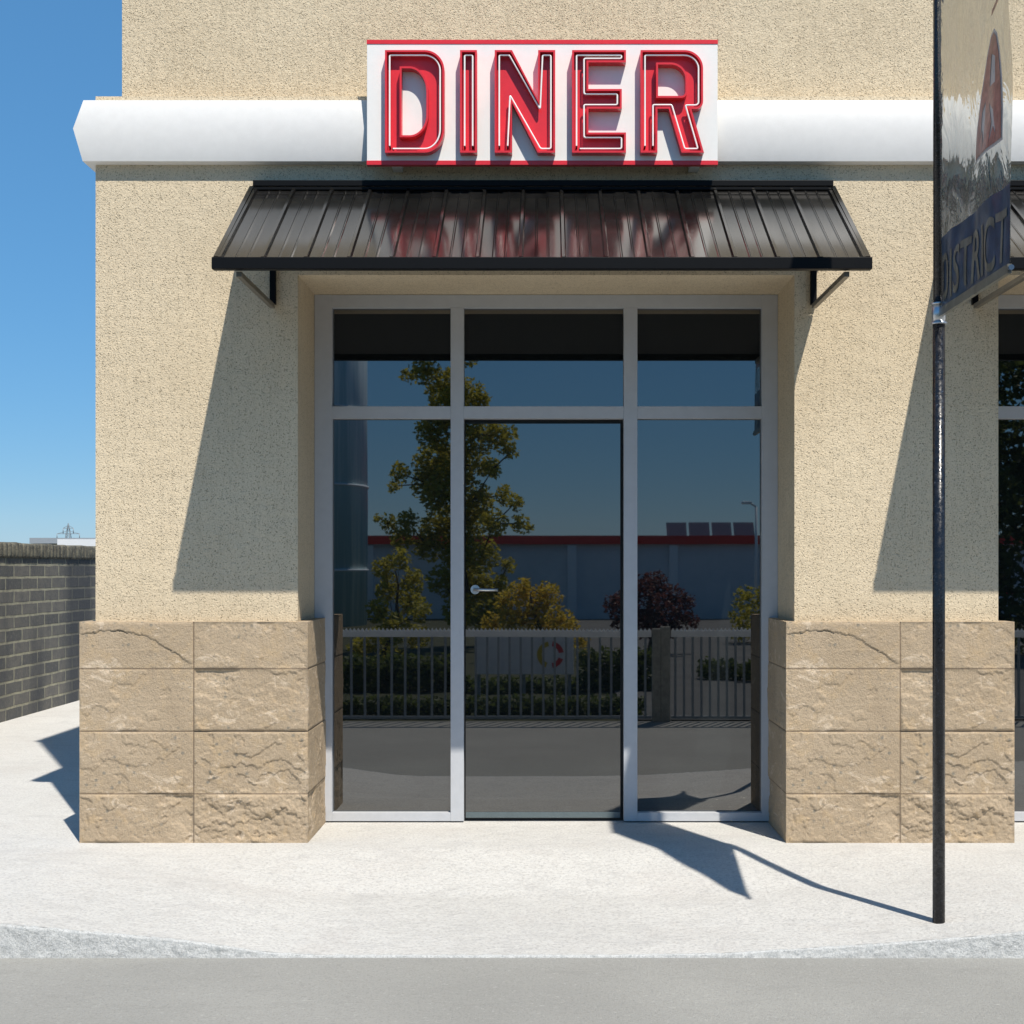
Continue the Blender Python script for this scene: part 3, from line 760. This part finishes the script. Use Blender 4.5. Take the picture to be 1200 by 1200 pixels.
def tree(name, label, cat, clumps, root, mats, lsz=.05, dens=900, group=None, seed=1, tr=.09):
    rnd = random.Random(seed)
    o = empty(name, root, label, cat, group)
    top = max(c.z for c, r in clumps)
    m = MB(); prev = Vector(root); n = 6
    for i in range(n):
        z = root[2]+(top-root[2])*.9*(i+1)/n
        near = [c for c, r in clumps if abs(c.z-z) < (top-root[2])/n] or [Vector(root)]
        q = Vector((sum(c.x for c in near)/len(near)*.5+root[0]*.5, root[1], z))
        m.tube(prev, q, tr*(1-i/n*.8), tr*(1-(i+1)/n*.8), n=9); prev = q
    for c, r in clumps:
        inner = [q for q, _ in clumps if abs(q.x-root[0]) < abs(c.x-root[0])-.02 and q.z <= c.z+.1]
        a = min(inner, key=lambda q: (q-c).length) if inner else Vector((root[0], root[1], max(root[2]+.1, c.z-r)))
        m.tube(a, c, tr*.18, tr*.07, n=5)
    m.build('trunk', BARK, o)
    leaves(clumps, 'crown', mats, o, lsz, dens, rnd)
    return o
rr = random.Random(12)
G1 = m_leaf('leaf_olive_green', (.24, .24, .04), (.52, .46, .07)); G2 = m_leaf('leaf_yellow', (.42, .32, .04), (.72, .54, .07))
G3 = m_leaf('leaf_dark_red', (.08, .035, .035), (.15, .06, .055)); G4 = m_leaf('leaf_dark_green', (.05, .08, .02), (.11, .14, .035))
def pxclumps(L, Dv, jit=.5):
    out = []
    for x, y, r in L:
        q = rp(x, y, Dv); q.y += rr.uniform(-jit, jit); out.append((q, r*Dv/F))
    return out
tall = [(510, 395, 20), (545, 405, 24), (500, 435, 16), (478, 437, 10), (520, 450, 22), (548, 462, 20), (566, 466, 10), (528, 480, 24), (510, 505, 22), (560, 510, 22), (588, 512, 18), (600, 530, 9), (505, 540, 22), (535, 545, 26), (570, 545, 14), (578, 552, 10), (500, 565, 20), (470, 556, 12), (460, 568, 8), (520, 580, 24), (555, 585, 22), (590, 580, 12), (605, 590, 10), (545, 610, 24), (510, 615, 20), (480, 613, 14), (455, 614, 11), (440, 606, 6), (580, 615, 16), (610, 615, 11), (622, 618, 6), (470, 630, 14), (500, 640, 18), (535, 645, 22), (565, 650, 20), (595, 662, 10), (520, 680, 18), (550, 685, 24), (580, 690, 18), (540, 715, 20), (570, 720, 22)]
tall = [(x, y, r*1.12) for x, y, r in tall]
t = rp(535, 0, 29); tree('tall_tree', 'tall olive-green columnar tree mirrored behind the door handle', 'tree', pxclumps(tall, 29), (t.x, t.y, -.15), G1, .062, 850, seed=2, tr=.13)
bush = [(450, 665, 16), (470, 655, 14), (485, 680, 16), (455, 690, 18), (478, 705, 18), (445, 715, 16), (495, 715, 14), (465, 735, 20), (490, 745, 16), (440, 750, 16), (420, 760, 14), (430, 785, 18), (460, 775, 20)]
t = rp(462, 0, 22); tree('leafy_bush', 'olive bush mirrored left of the tall tree', 'bush', pxclumps(bush, 22), (t.x, t.y, -.15), G1, .05, 1500, seed=3, tr=.05)
yb = [(610, 695, 18), (640, 700, 20), (625, 720, 20), (600, 725, 18), (655, 725, 18), (670, 735, 12), (640, 740, 18), (680, 750, 10), (615, 685, 10), (590, 705, 14), (575, 730, 14), (688, 775, 14), (680, 795, 14)]
t = rp(630, 0, 24); tree('yellow_shrub', 'yellow-green shrub mirrored in the door behind the handle', 'shrub', pxclumps(yb, 24), (t.x, t.y, -.15), G2, .05, 1300, seed=4, tr=.05)
rb = [(718, 708, 14), (812, 728, 12), (805, 705, 12), (730, 705, 16), (750, 690, 18), (770, 685, 18), (790, 700, 16), (745, 720, 18), (770, 715, 20), (800, 720, 12), (725, 725, 12), (760, 735, 18), (785, 735, 16)]
t = rp(762, 0, 26); tree('dark_red_shrub', 'dark red-leaved shrub mirrored in the right pane', 'shrub', pxclumps(rb, 26), (t.x, t.y, -.15), G3, .05, 1300, seed=5, tr=.05)
gb = [(x, y, 20) for x in range(415, 545, 22) for y in (785, 812, 832)]
t = rp(480, 0, 18.5); tree('low_hedge', 'low dark green hedge mirrored behind the left railing', 'hedge', pxclumps(gb, 18.5, .15), (t.x, t.y, -.15), G4, .045, 2600, seed=6, tr=.02)
gb = [(x, y, 17) for x in range(690, 765, 18) for y in (775, 800, 828)]
t = rp(725, 0, 18.5); tree('low_hedge', 'low dark green hedge mirrored between signboard and gate post', 'hedge', pxclumps(gb, 18.5, .15), (t.x, t.y, -.15), G4, .045, 2600, seed=7, tr=.02)
gb = [(x, y, 15) for x in range(548, 690, 17) for y in (806, 826)]
t = rp(615, 0, 18.2); tree('low_hedge', 'low dark green planting mirrored behind the signboard', 'hedge', pxclumps(gb, 18.2, .12), (t.x, t.y, -.15), G4, .045, 2600, seed=17, tr=.02)
gb = [(x, y, 13) for x in range(395, 752, 13) for y in (826, 838)]
t = rp(570, 0, 15.2); tree('ground_cover_hedge', 'knee-high dark planting strip mirrored right behind the railing', 'hedge', pxclumps(gb, 15.2, .10), (t.x, t.y, -.15), G4, .035, 3400, seed=27, tr=.015)
gb = [(x, y, 12) for x in range(830, 905, 14) for y in (783, 790)]
t = rp(860, 0, 20); tree('low_hedge', 'small yellow-green hedge mirrored beyond the car park', 'hedge', pxclumps(gb, 20, .3), (t.x, t.y, -.15), G4, .045, 2200, seed=8, tr=.02)
gb = [(x, y, 15) for x in (870, 888, 905, 925) for y in (700, 720, 740)]
t = rp(895, 0, 30); tree('leafy_bush', 'small green bush mirrored at the right edge of the right pane', 'bush', pxclumps(gb, 30, .3), (t.x, t.y, -.15), G1, .06, 500, seed=9, tr=.04)
big = [(x+rr.uniform(-14, 14), y+rr.uniform(-14, 14), rr.uniform(30, 44)) for x in range(1150, 1420, 40) for y in range(400, 760, 38) if not (y < 470 and x % 80 == 0)]
t = rp(1270, 0, 26); tree('spreading_tree', 'dark broad tree mirrored in the glass of the second shopfront', 'tree', pxclumps(big, 26, .6), (t.x, t.y, -.15), G4, .09, 190, seed=10, tr=.2)
# low warehouse with red fascia
wy = 2*MIR-45; S60 = F/45
WG = m_speck('warehouse_cladding', (.62, .68, .74), (.70, .76, .82), 1.2, bmp=0)
wh = empty('warehouse', (5, wy, -.15), 'low grey warehouse with a red roof band mirrored in the glass', 'building')
MB().box(-5.9, 26, wy-14, wy, -.15, H+28/S60).build('wall', WG, wh)
PIL = m_paint('pilaster_paint', (.78, .84, .90), .5); x = -5.9
while x < 26: MB().box(x, x+.28, wy, wy+.14, -.15, H+28/S60-.02).build('pilaster', PIL, wh); x += 3.3
MB().box(-5.95, 26.2, wy-14.2, wy+.2, H+28/S60, H+38/S60).build('roof_band', m_paint('red_fascia', (.75, .05, .035), .5, .1, sc=1), wh)
PV = m_paint('solar_panel_back', (.20, .24, .28), .4, .1)
for i in range(4):
    xa = (788+27.5*i-640)/S60
    o = empty('rooftop_panel', (xa, wy-2, H+38/S60), 'grey rooftop panel, %s of four on the mirrored warehouse' % ('leftmost', 'second', 'third', 'rightmost')[i], 'rooftop panel', 'panels on the warehouse roof')
    MB().bar((xa+.34, wy-2, H+38/S60+.03), (xa+.34, wy-2.3, H+56/S60), .68, .05).build('panel', PV, o)
    MB().bar((xa+.1, wy-2.4, H+38/S60), (xa+.1, wy-2.2, H+50/S60), .05, .05).build('stand', GALV, o)
    MB().bar((xa+.6, wy-2.4, H+38/S60), (xa+.6, wy-2.2, H+50/S60), .05, .05).build('stand', GALV, o)
# street lamp
q = rp(886, 600, 40); lp = empty('street_lamp', (q.x, q.y, -.15), 'slim grey street lamp mirrored near the right edge of the right pane', 'street lamp')
MB().tube((q.x, q.y, -.15), (q.x, q.y, q.z+.15), .05, .035).tube((q.x, q.y, q.z+.15), (q.x-.18, q.y, q.z+.26), .03).build('lamp_post', GALV, lp)
MB().box(q.x-.42, q.x-.12, q.y-.07, q.y+.07, q.z+.22, q.z+.30, .03).build('lamp_head', GALV, lp)
# signboard with a ring emblem
q0, q1 = rp(556, 742, 17), rp(672, 790, 17); Y = q0.y
sb = empty('signboard', ((q0.x+q1.x)/2, Y, -.15), 'low pale signboard with a yellow and red ring, mirrored through the railing', 'signboard')
BRD = m_paint('board_grey_white', (.80, .79, .80), .5, .1)
MB().box(q0.x, q1.x, Y-.02, Y+.02, q1.z, q0.z, .004).build('board', BRD, sb)
for x in (q0.x+.05, (q0.x+q1.x)/2, q1.x-.05): MB().box(x-.02, x+.02, Y-.07, Y-.022, -.15, q0.z-.03).build('leg', DKM, sb)
ce = rp(645, 767, 17)
for a0, a1, mm in ((100, 250, m_paint('yellow_print', (.55, .40, .02), .5)), (10, 80, RED), (-80, -20, RED)):
    V = []; n = 14
    for i in range(n+1):
        a = R(a0+(a1-a0)*i/n)
        for r_ in (.105, .165): V.append((ce.x+r_*math.cos(a), Y+.024, ce.z+r_*math.sin(a)))
    pydata('ring_segment', V, [(2*i, 2*i+1, 2*i+3, 2*i+2) for i in range(n)], mm, sb)
# glass tower
tw = rp(345, 0, 40); rad = 85*40/F
TG = Mat('tower_glass', rough=.5, spec=.12, metal=0)
st = TG.ramp(TG.noise(3.2, 5, .75, scale=(1, 1, .03)), .42, .62)
TG.color(TG.mix(st, (.42, .62, .70), (.78, .93, .97)))
twr = empty('glass_tower', (tw.x, tw.y, -.15), 'round pale blue glass tower mirrored at the left edge of the shopfront', 'tower')
MB().tube((tw.x, tw.y, -.15), (tw.x, tw.y, 13), rad, n=72).build('glass_drum', TG.m, twr)
for z in (1.4, 3.8, 6.0, 8.2): MB().tube((tw.x, tw.y, z), (tw.x, tw.y, z+.06), rad+.03, n=72).build('floor_band', GALV, twr)
MB().tube((tw.x, tw.y, 13), (tw.x, tw.y, 13.2), rad+.15, n=72).build('roof', GALV, twr)
# warning sign
q = rp(1170, 685, 30); ws = empty('warning_sign', (q.x, q.y, -.15), 'red-bordered triangular road sign mirrored in the second shopfront', 'road sign')
MB().tube((q.x, q.y-.04, -.15), (q.x, q.y-.04, q.z+.3), .035).build('post', GALV, ws)
def tri(r, y0, y1, name, mat):
    P = [(q.x+r*math.cos(R(a)), q.z+r*math.sin(R(a))) for a in (90, 210, 330)]
    V = [(x, y0, z) for x, z in P]+[(x, y1, z) for x, z in P]
    pydata(name, V, [(0, 1, 2), (5, 4, 3), (0, 3, 4, 1), (1, 4, 5, 2), (2, 5, 3, 0)], mat, ws)
tri(.42, q.y, q.y+.02, 'red_border', RED); tri(.26, q.y+.021, q.y+.025, 'white_face', SIGNW)
